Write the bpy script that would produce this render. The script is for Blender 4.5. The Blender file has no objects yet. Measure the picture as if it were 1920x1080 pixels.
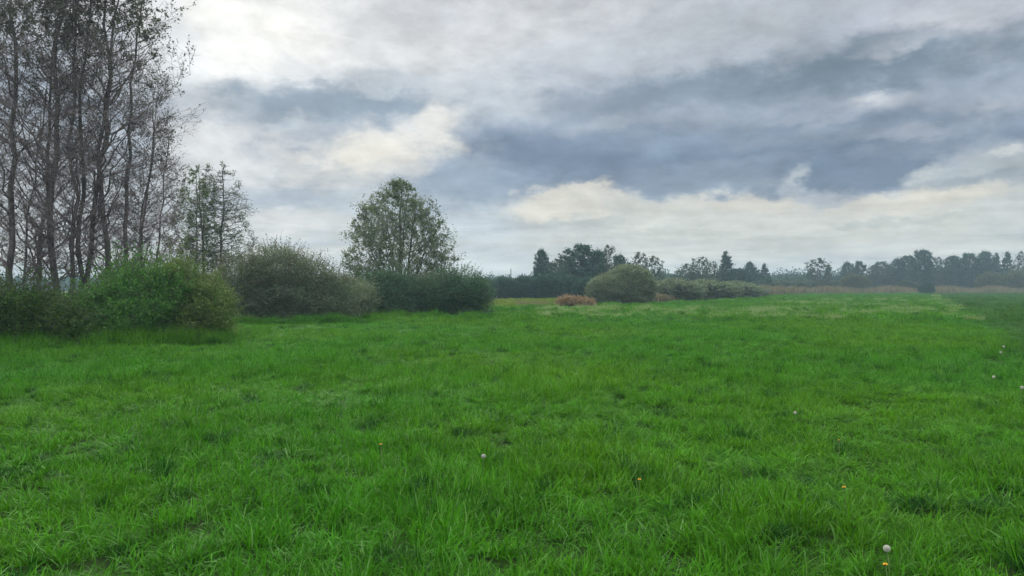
import bpy, math, random
import numpy as np
from mathutils import Vector
R = math.radians
scene = bpy.context.scene
COL = scene.collection

# ------------------------------------------------------------------ camera
F = 1423.0            # focal length in pixels of the 1920 px wide photograph
HZ = 538.0            # row of the horizon
EYE = 1.6
cd = bpy.data.cameras.new('camera'); cam = bpy.data.objects.new('camera', cd); COL.objects.link(cam)
cd.sensor_width = 36.0; cd.lens = 36.0 * F / 1920.0
cd.clip_start = 0.05; cd.clip_end = 5000
cam.location = (0, 0, EYE)
cam.rotation_euler = (R(90) - math.atan((540 - HZ) / F), 0, 0)
scene.camera = cam

# ------------------------------------------------------------------ exposure, render settings
EXPO = 0.75
scene.view_settings.view_transform = 'Standard'
scene.view_settings.look = 'None'
scene.view_settings.exposure = EXPO
scene.view_settings.gamma = 1.0
scene.view_settings.use_curve_mapping = False
cy = scene.cycles
cy.use_denoising = True
cy.denoiser = 'OPENIMAGEDENOISE'; cy.denoising_input_passes = 'RGB_ALBEDO_NORMAL'; cy.denoising_prefilter = 'ACCURATE'
cy.max_bounces = 6; cy.diffuse_bounces = 3; cy.glossy_bounces = 1; cy.transmission_bounces = 3
cy.transparent_max_bounces = 4; cy.volume_bounces = 0
cy.sample_clamp_indirect = 4
cy.use_adaptive_sampling = False

SUN_AZ, SUN_EL = -24.0, 38.0      # degrees; azimuth from +Y towards +X


def s2l(c):
    return tuple((v / 255.0 / 12.92) if v / 255.0 <= 0.04045 else ((v / 255.0 + 0.055) / 1.055) ** 2.4 for v in c)


# ------------------------------------------------------------------ node helper
class NT:
    def __init__(s, tree):
        s.t = tree; s.n = tree.nodes; s.l = tree.links

    def new(s, typ, **kw):
        n = s.n.new(typ)
        for k, v in kw.items(): setattr(n, k, v)
        return n

    def put(s, sock, v):
        if v is None: return
        if isinstance(v, bpy.types.NodeSocket): s.l.new(v, sock)
        else:
            if isinstance(v, (tuple, list)) and len(v) == 3 and getattr(sock, 'type', '') == 'RGBA': v = (*v, 1)
            sock.default_value = v

    def math(s, op, a, b=None, clamp=False):
        n = s.new('ShaderNodeMath', operation=op, use_clamp=clamp)
        s.put(n.inputs[0], a); s.put(n.inputs[1], b)
        return n.outputs[0]

    def vec(s, op, a, b=None, out=0):
        n = s.new('ShaderNodeVectorMath', operation=op)
        s.put(n.inputs[0], a)
        if op == 'SCALE': s.put(n.inputs['Scale'], b)
        else: s.put(n.inputs[1], b)
        return n.outputs[out]

    def mix(s, f, a, b, blend='MIX'):
        n = s.new('ShaderNodeMix', data_type='RGBA', blend_type=blend)
        n.clamp_factor = True
        s.put(n.inputs[0], f); s.put(n.inputs[6], a); s.put(n.inputs[7], b)
        return n.outputs[2]

    def rng(s, v, a, b, c=0.0, d=1.0, smooth=True):
        n = s.new('ShaderNodeMapRange', interpolation_type='SMOOTHSTEP' if smooth else 'LINEAR')
        s.put(n.inputs[0], v)
        for i, q in enumerate((a, b, c, d)): s.put(n.inputs[i + 1], q)
        return n.outputs[0]

    def noise(s, vec, scale, detail=3, rough=0.5, dist=0.0, col=False):
        n = s.new('ShaderNodeTexNoise')
        s.put(n.inputs['Vector'], vec); s.put(n.inputs['Scale'], scale); s.put(n.inputs['Detail'], detail)
        s.put(n.inputs['Roughness'], rough); s.put(n.inputs['Distortion'], dist)
        return n.outputs['Color' if col else 'Fac']


# ------------------------------------------------------------------ world: Nishita sky behind an overcast cloud deck
world = bpy.data.worlds.new('World'); scene.world = world
world.use_nodes = True
w = NT(world.node_tree); w.n.clear()
STR = 0.10
GAIN = 1.0 / STR / (2 ** EXPO)
sky = w.new('ShaderNodeTexSky', sky_type='NISHITA')
sky.sun_disc = False
sky.sun_elevation = R(SUN_EL); sky.sun_rotation = R(SUN_AZ)
tc = w.new('ShaderNodeTexCoord')
sx = w.new('ShaderNodeSeparateXYZ'); w.l.new(tc.outputs['Generated'], sx.inputs[0])
X, Y, Z = sx.outputs
az = w.math('MULTIPLY', w.math('ARCTAN2', X, Y), 180 / math.pi)
el = w.math('MULTIPLY', w.math('ARCSINE', Z), 180 / math.pi)
zz = w.math('ADD', w.math('MAXIMUM', Z, 0.0), 0.10)
cx_ = w.new('ShaderNodeCombineXYZ')
w.put(cx_.inputs[0], w.math('DIVIDE', X, zz)); w.put(cx_.inputs[1], w.math('DIVIDE', Y, zz)); w.put(cx_.inputs[2], Z)
deck = cx_.outputs[0]                                   # the cloud deck as a layer overhead
dirn = w.vec('MULTIPLY', tc.outputs['Generated'], (1, 1, 1.9))
wn = w.new('ShaderNodeSeparateColor')
w.put(wn.inputs[0], w.noise(dirn, 7.0, 5, 0.55, col=True))
fade = w.rng(el, 0.0, 7.0, 0.25, 1.0)
az2 = w.math('ADD', az, w.math('MULTIPLY', w.math('SUBTRACT', wn.outputs[0], 0.5), 7.0))
el2 = w.math('ADD', el, w.math('MULTIPLY', w.math('MULTIPLY', w.math('SUBTRACT', wn.outputs[1], 0.5), 3.6), fade))
cc = w.new('ShaderNodeCombineXYZ'); w.put(cc.inputs[0], az2); w.put(cc.inputs[1], el2)
wf = w.vec('SUBTRACT', w.noise(dirn, 26.0, 4, 0.6, col=True), (.5, .5, .5))
P = w.vec('ADD', cc.outputs[0], w.vec('MULTIPLY', wf, (3.0, 1.8, 0)))
edge = w.math('MULTIPLY', w.math('SUBTRACT', w.noise(dirn, 15.0, 7, 0.62), 0.5), 1.5)
fb = w.noise(deck, 0.9, 6, 0.55)
# general deck: brighter overhead; raised further there and behind to light the ground
lowc = w.mix(w.rng(el, 0.0, 6.0), s2l((206, 208, 202)), s2l((194, 199, 202)))
lowc = w.mix(w.rng(el, 6.0, 13.0), lowc, s2l((172, 181, 191)))
lowc = w.mix(w.rng(el, 13.0, 22.0), lowc, s2l((196, 200, 206)))
lowc = w.mix(w.rng(fb, 0.35, 0.7), lowc, w.vec('MULTIPLY', lowc, (0.72, 0.76, 0.84)))
top = w.math('MULTIPLY', w.rng(el, 23.0, 55.0, 1.0, 4.2), w.rng(w.math('ABSOLUTE', az), 50.0, 120.0, 1.0, 1.7))
col = w.vec('SCALE', w.mix(w.rng(el, 23.0, 50.0), lowc, w.vec('MULTIPLY', lowc, (1.06, 1.0, 0.86))), top)


def pxdir(px, py):
    a = math.atan((px - 960) / F)
    return math.degrees(a), math.degrees(math.atan((HZ - py) / F * math.cos(a)))


def cloud(px, py, rx, ry, c, alpha=0.9, inner=0.25, rot=0.0, rough=1.0):
    """one cloud mass, given as the direction it hangs in, its angular half-sizes and its colour"""
    global col
    a0, e0 = pxdir(px, py)
    ax = abs(pxdir(px + rx, py)[0] - pxdir(px - rx, py)[0]) / 2
    ey = abs(pxdir(px, py - ry)[1] - pxdir(px, py + ry)[1]) / 2
    m = w.new('ShaderNodeMapping', vector_type='TEXTURE')
    w.put(m.inputs['Vector'], P)
    m.inputs['Location'].default_value = (a0, e0, 0)
    m.inputs['Rotation'].default_value = (0, 0, R(rot))
    m.inputs['Scale'].default_value = (ax, ey, 1)
    d = w.vec('LENGTH', m.outputs[0], out=1)
    d = w.math('ADD', d, edge if rough == 1.0 else w.math('MULTIPLY', edge, rough))
    f = w.rng(d, 1.25, inner, 0.0, alpha)
    col = w.mix(f, col, s2l(c))


for args in [
    (520, 60, 520, 220, (231, 232, 230), .95, .1, 0, .8),
    (430, 60, 180, 120, (246, 246, 239), .85, .1, 0, 1.0),
    (330, 90, 90, 150, (222, 228, 233), .7, .1),
    (560, 70, 90, 40, (246, 245, 239), .6, .1),
    (980, 60, 330, 130, (212, 214, 217), .85, .1, 0, .8),
    (840, 120, 130, 50, (222, 222, 222), .6, .1),
    (900, 200, 200, 100, (198, 204, 208), .7, .1),
    (1350, 50, 360, 90, (180, 186, 192), .8, .1),
    (1170, 30, 120, 40, (206, 208, 212), .7, .1),
    (1780, 45, 230, 50, (200, 202, 208), .8, .1),
    (1560, 138, 540, 56, (112, 128, 141), .95, .3, 2.5),
    (1230, 190, 240, 60, (124, 139, 154), .85, .1, 3),
    (1430, 232, 620, 70, (150, 161, 175), .95, .3),
    (1650, 186, 120, 30, (190, 195, 202), .85, .0, 6, 1.4),
    (1640, 174, 50, 16, (203, 205, 208), .8, .0, 6, 1.6),
    (1820, 205, 160, 34, (163, 172, 183), .8, .1, 0, 1.3),
    (1890, 190, 70, 24, (188, 194, 202), .8, .0, 0, 1.5),
    # bright strip under the dark shelf
    (1450, 425, 680, 62, (203, 204, 197), .92, .3),
    (1200, 392, 300, 26, (196, 196, 188), .8, .2, 0, 1.3),
    (1400, 385, 160, 24, (206, 203, 193), .9, .2, 0, 1.6),
    (1770, 372, 190, 34, (212, 209, 197), .95, .3, 2, 1.5),
    (1580, 390, 130, 18, (205, 203, 194), .85, .2, 0, 1.4),
    # the dark shelf, flat and crisp along its foot
    (1400, 285, 560, 74, (116, 133, 154), .95, .55, 1, .75),
    (1120, 300, 330, 78, (112, 130, 153), .92, .5, -4, .6),
    (890, 350, 170, 44, (134, 152, 172), .9, .4, -4, .7),
    (1340, 343, 190, 34, (123, 138, 157), .95, .6, 0, .9),
    (1620, 318, 150, 44, (110, 127, 148), .95, .7, 0, .6),
    (1260, 240, 300, 36, (136, 150, 167), .6, .0),
    (1560, 255, 260, 26, (146, 158, 173), .6, .0),
    (1130, 222, 90, 18, (166, 175, 185), .7, .0, 10, 2.0),
    (1290, 205, 120, 16, (158, 168, 180), .6, .0, 6, 2.0),
    (1480, 214, 90, 14, (160, 169, 181), .6, .0, 4, 2.0),
    (1740, 252, 130, 16, (166, 173, 184), .7, .0, 3, 2.0),
    (1560, 225, 70, 20, (172, 179, 189), .6, .0, 12, 2.0),
    (1200, 268, 160, 18, (128, 145, 166), .6, .0, -3, 1.6),
    (1690, 285, 150, 16, (134, 147, 165), .6, .0, 4, 1.6),
    (1420, 305, 170, 12, (134, 149, 168), .6, .0, 0, 1.6),
    (1040, 330, 110, 14, (128, 145, 167), .6, .0, -4, 1.6),
    (1100, 110, 160, 26, (190, 196, 202), .6, .0, 6, 1.8),
    (1330, 95, 150, 18, (168, 175, 183), .7, .0, 2, 1.6),
    (1560, 70, 90, 30, (160, 169, 178), .7, .0, 20, 1.8),
    (1720, 90, 130, 16, (190, 194, 201), .6, .0, 4, 1.8),
    (1870, 318, 140, 36, (168, 176, 181), .9, .4, 4, .9),
    (1850, 343, 110, 16, (150, 159, 168), .8, .3),
    (1498, 340, 30, 17, (184, 192, 196), .8, .0, 35, 1.8),
    (1750, 318, 50, 18, (196, 202, 202), .8, .0, 14, 2.0),
    (1900, 294, 60, 10, (205, 209, 208), .8, .1, 4),
    (1055, 386, 104, 31, (216, 212, 201), .98, .6, 0, 1.0),
    (1110, 372, 60, 22, (206, 203, 194), .9, .4, 0, 1.4),
    (1060, 418, 150, 9, (176, 181, 180), .75, .2, 0, .7),
    (1180, 440, 190, 8, (184, 189, 187), .6, .1),
    (1660, 420, 190, 8, (178, 183, 181), .7, .1),
    (1400, 452, 240, 8, (186, 190, 187), .6, .1),
    (1760, 455, 200, 8, (188, 192, 188), .6, .1),
    (600, 190, 220, 34, (158, 170, 181), .8, .1, 0),
    (640, 204, 220, 40, (128, 145, 160), .97, .45, 0, .9),
    (720, 158, 120, 34, (174, 182, 190), .8, .1),
    (690, 290, 190, 56, (226, 223, 214), .95, .2, 6, 1.5),
    (560, 225, 90, 12, (196, 203, 208), .6, .0, 0, 2.0),
    (700, 178, 80, 14, (186, 194, 200), .6, .0, 8, 2.0),
    (660, 290, 90, 34, (235, 231, 219), .8, .1, 10, 1.4),
    (800, 228, 80, 38, (229, 226, 218), .9, .3, 10, 1.3),
    (420, 300, 170, 80, (217, 219, 220), .95, .2, 0, 1.2),
    (570, 268, 70, 16, (204, 209, 212), .6, .1),
    (760, 318, 90, 14, (200, 202, 202), .6, .1),
    (530, 378, 160, 22, (170, 182, 195), .9, .3, 3),
    (780, 388, 150, 24, (166, 181, 197), .85, .3),
    (540, 418, 150, 28, (213, 215, 216), .9, .3),
    (610, 452, 160, 16, (180, 192, 203), .8, .2),
    (880, 435, 170, 40, (187, 199, 209), .8, .1),
    (760, 490, 330, 34, (200, 208, 212), .85, .1),
]:
    cloud(*args)
det = w.noise(dirn, 34.0, 6, 0.6)
streak = w.noise(w.vec('MULTIPLY', dirn, (7.0, 7.0, 30.0)), 1.0, 5, 0.6, 0.4)      # banks of cloud far off, lying flat
mid = w.noise(dirn, 11.0, 4, 0.55, 0.4)
fine = w.noise(deck, 2.6, 6, 0.6)
k = w.math('ADD', w.math('MULTIPLY', w.math('SUBTRACT', det, 0.5), 0.46), w.math('MULTIPLY', w.math('SUBTRACT', fine, 0.5), 0.30))
k = w.math('ADD', k, w.math('MULTIPLY', w.math('SUBTRACT', w.rng(mid, 0.3, 0.7), 0.5), w.rng(el, 2.0, 9.0, 0.08, 0.22)))
k = w.math('ADD', k, w.math('MULTIPLY', w.math('SUBTRACT', w.rng(streak, 0.32, 0.68), 0.5), w.rng(el, 3.0, 10.0, 0.22, 0.0)))
col = w.vec('SCALE', col, w.math('ADD', k, 1.03))
col = w.vec('SCALE', col, GAIN)
cover = w.rng(w.noise(deck, 0.7, 4, 0.6), 0.25, 0.6, 0.88, 0.98)
final = w.mix(cover, sky.outputs[0], col)
bg = w.new('ShaderNodeBackground'); w.put(bg.inputs[0], final); bg.inputs[1].default_value = STR
wo = w.new('ShaderNodeOutputWorld'); w.l.new(bg.outputs[0], wo.inputs[0])
world.cycles.sampling_method = 'MANUAL'; world.cycles.sample_map_resolution = 512

# ------------------------------------------------------------------ sun behind the cloud
sd = bpy.data.lights.new('sun', 'SUN'); sun = bpy.data.objects.new('sun', sd); COL.objects.link(sun)
sd.energy = 1.5; sd.angle = R(18); sd.color = (1.0, 0.95, 0.87)
dv = Vector((math.sin(R(SUN_AZ)) * math.cos(R(SUN_EL)), math.cos(R(SUN_AZ)) * math.cos(R(SUN_EL)), math.sin(R(SUN_EL))))
sun.rotation_euler = dv.to_track_quat('Z', 'Y').to_euler()
sun.location = (-30, 60, 60)


# ------------------------------------------------------------------ mesh helpers
def at(px, D, z=0.0):
    return Vector(((px - 960) / F * D, D, z))


def tall(py, D):
    """height above the ground of what shows at row py, D metres away"""
    return EYE + (HZ - py) / F * D


def mesh_from(name, verts, faces, mat, smooth=False):
    verts = np.asarray(verts, np.float32); faces = np.asarray(faces, np.int32)
    me = bpy.data.meshes.new(name)
    nf, k = faces.shape
    me.vertices.add(len(verts)); me.vertices.foreach_set('co', verts.ravel())
    me.loops.add(nf * k); me.loops.foreach_set('vertex_index', faces.ravel())
    me.polygons.add(nf); me.polygons.foreach_set('loop_start', np.arange(0, nf * k, k, dtype=np.int32))
    if smooth: me.polygons.foreach_set('use_smooth', np.ones(nf, bool))
    me.update(calc_edges=True)
    if mat: me.materials.append(mat)
    return me


def obj(name, me, parent=None, loc=(0, 0, 0)):
    o = bpy.data.objects.new(name, me); COL.objects.link(o); o.location = loc
    if parent: o.parent = parent
    return o


def tag(o, label=None, cat=None, group=None, kind=None):
    for kk, v in (('label', label), ('category', cat), ('group', group), ('kind', kind)):
        if v: o[kk] = v
    return o


def thing(name, label, cat, loc=(0, 0, 0), rz=0.0, group=None, scale=None):
    o = bpy.data.objects.new(name, None); COL.objects.link(o)
    o.location = loc; o.rotation_euler = (0, 0, rz); o.empty_display_size = 0.3
    if scale: o.scale = scale
    return tag(o, label, cat, group)


def copy_thing(o, label, loc, rz=0.0, scale=None, group=None):
    c = o.copy(); COL.objects.link(c); c.location = loc; c.rotation_euler = (0, 0, rz)
    if scale: c.scale = scale
    c['label'] = label
    if group: c['group'] = group
    elif 'group' in c: del c['group']
    for ch in list(o.children):
        d = ch.copy(); COL.objects.link(d); d.parent = c
    return c


def norm(v):
    return v / np.maximum(np.linalg.norm(v, axis=-1, keepdims=True), 1e-9)


def tubes(Pl, Rd, S=5):
    """polylines (N,K,3) with radii (N,K) -> verts, quads"""
    N, K, _ = Pl.shape
    T = norm(np.gradient(Pl, axis=1))
    ref = np.where(np.abs(T[:, :1, 2:3]) > 0.8, np.array([[[1.0, 0.15, 0]]]), np.array([[[0.1, 0, 1.0]]]))
    A = norm(np.cross(T, np.broadcast_to(ref, T.shape)))
    B = np.cross(T, A)
    th = np.arange(S) * 2 * math.pi / S
    V = Pl[:, :, None] + Rd[:, :, None, None] * (A[:, :, None] * np.cos(th)[:, None] + B[:, :, None] * np.sin(th)[:, None])
    idx = np.arange(N * K * S).reshape(N, K, S)
    a = idx[:, :-1]; b = idx[:, 1:]
    q = np.stack([a, np.roll(a, -1, 2), np.roll(b, -1, 2), b], -1).reshape(-1, 4)
    return V.reshape(-1, 3), q


def join(parts):
    vs, fs, n = [], [], 0
    for v, f in parts:
        vs.append(v); fs.append(f + n); n += len(v)
    return np.concatenate(vs), np.concatenate(fs)


def leaves(rng, C, size, elong=1.7, up=0.5):
    """one pointed leaf blade (four corners) about every point"""
    n = len(C)
    nrm = rng.normal(size=(n, 3)); nrm[:, 2] += up * 1.5; nrm = norm(nrm)
    a = norm(np.cross(nrm, rng.normal(size=(n, 3))))
    b = np.cross(nrm, a)
    s = (size * rng.uniform(0.6, 1.3, n))[:, None]
    V = np.stack([C - a * s * elong * .5, C + b * s * .5 + a * s * .1, C + a * s * elong * .5, C - b * s * .5 + a * s * .1], 1)
    return V.reshape(-1, 3), np.arange(n * 4).reshape(n, 4)


def grow(rng, Pl, Rd, n, t0, t1, ang, Lf, K, up=0.1, wig=0.1, rs=0.55, rmin=0.004, tpow=1.0):
    """n branches off each of the given polylines"""
    N, KK, _ = Pl.shape
    par = np.repeat(np.arange(N), n); M = len(par)
    t = t0 + (t1 - t0) * rng.uniform(0, 1, M) ** tpow
    f = t * (KK - 1); i = np.minimum(f.astype(int), KK - 2); fr = (f - i)[:, None]
    p = Pl[par, i] * (1 - fr) + Pl[par, i + 1] * fr
    T = norm(Pl[par, i + 1] - Pl[par, i])
    r = Rd[par, i] * (1 - fr[:, 0]) + Rd[par, i + 1] * fr[:, 0]
    q = norm(np.cross(T, rng.normal(size=(M, 3))))
    A = np.radians(rng.uniform(ang[0], ang[1], M))[:, None]
    d = norm(np.cos(A) * T + np.sin(A) * q)
    plen = np.linalg.norm(np.diff(Pl, axis=1), axis=2).sum(1)[par]
    L = Lf(t, plen, p) * rng.uniform(0.65, 1.2, M)
    out = np.empty((M, K, 3)); out[:, 0] = p
    for kx in range(1, K):
        out[:, kx] = out[:, kx - 1] + d * (L / (K - 1))[:, None]
        d = norm(d + wig * rng.normal(size=(M, 3)) + np.array([0, 0, up]))
    r0 = np.clip(r * rs, rmin, None)
    RR = r0[:, None] * np.linspace(1, 0.3, K)[None]
    return out, np.maximum(RR, rmin * 0.5)


def along(rng, Pl, n, t0=0.2):
    N, K, _ = Pl.shape
    par = np.repeat(np.arange(N), n)
    f = rng.uniform(t0, 1, len(par)) * (K - 1); i = np.minimum(f.astype(int), K - 2); fr = (f - i)[:, None]
    return Pl[par, i] * (1 - fr) + Pl[par, i + 1] * fr


# ------------------------------------------------------------------ materials
def new_mat(name):
    m = bpy.data.materials.new(name); m.use_nodes = True
    t = NT(m.node_tree); t.n.clear()
    out = t.new('ShaderNodeOutputMaterial')
    return m, t, out


def leaf_mat(name, c1, c2, c3=None, trans=0.35, nscale=0.9, rough=0.6, spec=0.12):
    """leaf colours vary from leaf to leaf and from clump to clump"""
    m, t, out = new_mat(name)
    g = t.new('ShaderNodeNewGeometry')
    tcn = t.new('ShaderNodeTexCoord')
    n = t.noise(tcn.outputs['Object'], nscale, 3, 0.6)
    c = t.mix(t.rng(n, 0.35, 0.65), c1, c2)
    if c3: c = t.mix(t.rng(g.outputs['Random Per Island'], 0.55, 1.0), c, c3)
    v = t.rng(g.outputs['Random Per Island'], 0, 1, 0.7, 1.3, False)
    c = t.vec('SCALE', c, v)
    p = t.new('ShaderNodeBsdfPrincipled'); t.put(p.inputs['Base Color'], c); p.inputs['Roughness'].default_value = rough
    p.inputs['Specular IOR Level'].default_value = spec
    tr = t.new('ShaderNodeBsdfTranslucent'); t.put(tr.inputs[0], t.vec('MULTIPLY', c, (1.15, 1.1, 0.7)))
    mx = t.new('ShaderNodeMixShader'); mx.inputs[0].default_value = trans
    t.l.new(p.outputs[0], mx.inputs[1]); t.l.new(tr.outputs[0], mx.inputs[2]); t.l.new(mx.outputs[0], out.inputs[0])
    return m


def bark_mat(name, c1, c2, sc=6.0):
    m, t, out = new_mat(name)
    tcn = t.new('ShaderNodeTexCoord')
    v = t.vec('MULTIPLY', tcn.outputs['Object'], (1, 1, 0.25))
    n = t.noise(v, sc, 5, 0.65)
    c = t.mix(t.rng(n, 0.3, 0.7), c1, c2)
    p = t.new('ShaderNodeBsdfPrincipled'); t.put(p.inputs['Base Color'], c); p.inputs['Roughness'].default_value = 0.85
    p.inputs['Specular IOR Level'].default_value = 0.15
    b = t.new('ShaderNodeBump'); b.inputs['Strength'].default_value = 0.5; b.inputs['Distance'].default_value = 0.03
    t.put(b.inputs['Height'], n); t.l.new(b.outputs[0], p.inputs['Normal'])
    t.l.new(p.outputs[0], out.inputs[0])
    return m


def plain_mat(name, c, rough=0.6, trans=0.0):
    m, t, out = new_mat(name)
    tcn = t.new('ShaderNodeTexCoord')
    n = t.noise(tcn.outputs['Object'], 90.0, 2)
    cc2 = t.vec('SCALE', c, t.rng(n, 0.3, 0.7, 0.8, 1.15))
    p = t.new('ShaderNodeBsdfPrincipled'); t.put(p.inputs['Base Color'], cc2); p.inputs['Roughness'].default_value = rough
    if trans:
        tr = t.new('ShaderNodeBsdfTranslucent'); t.put(tr.inputs[0], cc2)
        mx = t.new('ShaderNodeMixShader'); mx.inputs[0].default_value = trans
        t.l.new(p.outputs[0], mx.inputs[1]); t.l.new(tr.outputs[0], mx.inputs[2]); t.l.new(mx.outputs[0], out.inputs[0])
    else: t.l.new(p.outputs[0], out.inputs[0])
    return m


# field geometry: the meadow ends on the right along the straight line x = EA*y + EB
EA, EB = 0.54, 2.2


def zone_nodes(t, pos):
    """real differences between the swards: 1 on the other field / 1 on the old strip beyond the meadow"""
    s = t.new('ShaderNodeSeparateXYZ'); t.put(s.inputs[0], pos)
    wob = t.math('MULTIPLY', t.math('SUBTRACT', t.noise(pos, 0.25, 3), 0.5), 2.4)
    e = t.math('ADD', t.math('SUBTRACT', s.outputs[0], t.math('ADD', t.math('MULTIPLY', s.outputs[1], EA), EB)), wob)
    right = t.rng(e, -0.2, 1.2)
    far = t.math('MULTIPLY', t.rng(t.math('ADD', s.outputs[1], wob), 57.0, 61.0), t.rng(s.outputs[0], 7.0, 4.0))
    return right, far, s


GY, GD, GR, GF = (0.074, 0.210, 0.007), (0.044, 0.188, 0.009), (0.032, 0.104, 0.018), (0.14, 0.18, 0.02)


def grass_colour(t, pos):
    right, far, s = zone_nodes(t, pos)
    n1 = t.noise(pos, 0.11, 3, 0.55)
    n2 = t.noise(pos, 0.9, 3, 0.6)
    c = t.mix(t.rng(n1, 0.38, 0.66), GD, GY)
    c = t.mix(t.rng(n2, 0.40, 0.70, 0.0, 0.45), c, (0.026, 0.105, 0.005))
    n3 = t.noise(pos, 2.3, 3, 0.55)          # shade of hollows in the sward, painted in as dark spots
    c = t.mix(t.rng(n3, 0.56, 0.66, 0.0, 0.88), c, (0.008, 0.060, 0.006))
    c = t.mix(t.math('MULTIPLY', right, 0.85), c, GR)
    c = t.mix(t.math('MULTIPLY', far, 0.85), c, GF)
    return c


def grass_mat():
    m, t, out = new_mat('grass_blades')
    g = t.new('ShaderNodeNewGeometry'); oi = t.new('ShaderNodeObjectInfo')
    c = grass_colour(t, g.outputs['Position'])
    c = t.vec('SCALE', c, t.rng(g.outputs['Random Per Island'], 0, 1, 0.5, 1.45, False))
    c = t.mix(t.rng(g.outputs['Random Per Island'], 0.88, 0.92), c, (0.11, 0.245, 0.065))
    c = t.vec('SCALE', c, t.rng(oi.outputs['Random'], 0, 1, 0.86, 1.12, False))
    p = t.new('ShaderNodeBsdfPrincipled'); t.put(p.inputs['Base Color'], c); p.inputs['Roughness'].default_value = 0.5
    p.inputs['Specular IOR Level'].default_value = 0.06
    tr = t.new('ShaderNodeBsdfTranslucent'); t.put(tr.inputs[0], t.vec('MULTIPLY', c, (1.25, 1.2, 0.7)))
    mx = t.new('ShaderNodeMixShader'); mx.inputs[0].default_value = 0.4
    t.l.new(p.outputs[0], mx.inputs[1]); t.l.new(tr.outputs[0], mx.inputs[2]); t.l.new(mx.outputs[0], out.inputs[0])
    return m


def ground_mat():
    m, t, out = new_mat('meadow_ground')
    g = t.new('ShaderNodeNewGeometry')
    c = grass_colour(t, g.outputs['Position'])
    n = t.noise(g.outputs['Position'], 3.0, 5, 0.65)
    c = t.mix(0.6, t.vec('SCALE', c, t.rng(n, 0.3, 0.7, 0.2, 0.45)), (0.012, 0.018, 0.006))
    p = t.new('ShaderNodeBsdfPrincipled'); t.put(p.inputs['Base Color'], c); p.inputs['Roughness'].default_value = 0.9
    p.inputs['Specular IOR Level'].default_value = 0.05
    b = t.new('ShaderNodeBump'); b.inputs['Strength'].default_value = 0.6; b.inputs['Distance'].default_value = 0.15
    t.put(b.inputs['Height'], n); t.l.new(b.outputs[0], p.inputs['Normal'])
    t.l.new(p.outputs[0], out.inputs[0])
    return m


M = dict(
    bark=bark_mat('dark_bark', (0.050, 0.046, 0.044), (0.125, 0.115, 0.106)),
    limb=bark_mat('grey_twig', (0.115, 0.095, 0.098), (0.20, 0.165, 0.168)),
    bark2=bark_mat('grey_bark', (0.05, 0.047, 0.042), (0.12, 0.11, 0.095)),
    twig=bark_mat('willow_twig', (0.06, 0.052, 0.04), (0.13, 0.11, 0.08)),
    poplar=leaf_mat('young_poplar_leaf', (0.060, 0.080, 0.058), (0.080, 0.088, 0.068), (0.075, 0.095, 0.068), 0.45),
    alder=leaf_mat('alder_leaf', (0.080, 0.135, 0.092), (0.098, 0.148, 0.085), (0.10, 0.13, 0.085), 0.42),
    olive=leaf_mat('olive_leaf', (0.112, 0.170, 0.110), (0.138, 0.188, 0.108), (0.125, 0.165, 0.120), 0.46),
    dark=leaf_mat('dark_shrub_leaf', (0.026, 0.068, 0.013), (0.044, 0.100, 0.018), (0.058, 0.105, 0.022), 0.35),
    fresh=leaf_mat('fresh_shrub_leaf', (0.046, 0.165, 0.030), (0.075, 0.205, 0.038), (0.10, 0.21, 0.05), 0.45),
    lime=leaf_mat('pale_shrub_leaf', (0.080, 0.165, 0.040), (0.115, 0.195, 0.050), (0.13, 0.17, 0.06), 0.45),
    willow=leaf_mat('grey_willow_leaf', (0.105, 0.160, 0.105), (0.130, 0.175, 0.115), (0.14, 0.17, 0.12), 0.42),
    catkin=leaf_mat('pale_catkin', (0.14, 0.155, 0.11), (0.11, 0.135, 0.085), (0.18, 0.175, 0.14), 0.38),
    bluegreen=leaf_mat('deep_green_leaf', (0.056, 0.125, 0.078), (0.074, 0.140, 0.082), None, 0.4),
    sallow=leaf_mat('sallow_leaf', (0.125, 0.185, 0.125), (0.150, 0.200, 0.130), (0.16, 0.19, 0.14), 0.45),
    rust=leaf_mat('rust_brown_leaf', (0.24, 0.165, 0.105), (0.29, 0.21, 0.14), (0.25, 0.205, 0.14), 0.4),
    reed=leaf_mat('dry_reed', (0.17, 0.15, 0.085), (0.13, 0.13, 0.075), (0.19, 0.165, 0.11), 0.3),
    pale=leaf_mat('pale_grass_blade', (0.155, 0.245, 0.095), (0.20, 0.28, 0.13), None, 0.4),
    far1=leaf_mat('far_dark_leaf', (0.022, 0.062, 0.048), (0.032, 0.074, 0.052), None, 0.3),
    far2=leaf_mat('far_mid_leaf', (0.044, 0.074, 0.048), (0.058, 0.088, 0.052), None, 0.3),
    far3=leaf_mat('far_pale_leaf', (0.070, 0.095, 0.045), (0.085, 0.110, 0.055), None, 0.3),
)
M['grass'] = grass_mat()

# ------------------------------------------------------------------ ground: one sheet with a gentle unevenness close by
def ground_z(x, y):
    d = np.hypot(x, y)
    z = 0.035 * np.sin(x * 0.55 + 1.3 * np.sin(y * 0.31)) * np.sin(y * 0.48 + 0.8) + 0.02 * np.sin(x * 1.7 + y * 0.9)
    return z * np.clip((90 - d) / 60, 0, 1)


def build_ground():
    s = np.sinh(np.linspace(-6.2, 6.2, 221)); s = s / s[-1] * 720
    gx, gy = np.meshgrid(s, s + 8, indexing='xy')
    v = np.stack([gx, gy, ground_z(gx, gy)], -1).reshape(-1, 3)
    n = len(s); i = np.arange(n * n).reshape(n, n)
    q = np.stack([i[:-1, :-1], i[:-1, 1:], i[1:, 1:], i[1:, :-1]], -1).reshape(-1, 4)
    o = obj('ground', mesh_from('ground', v, q, ground_mat(), True))
    tag(o, kind='structure')


build_ground()


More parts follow.
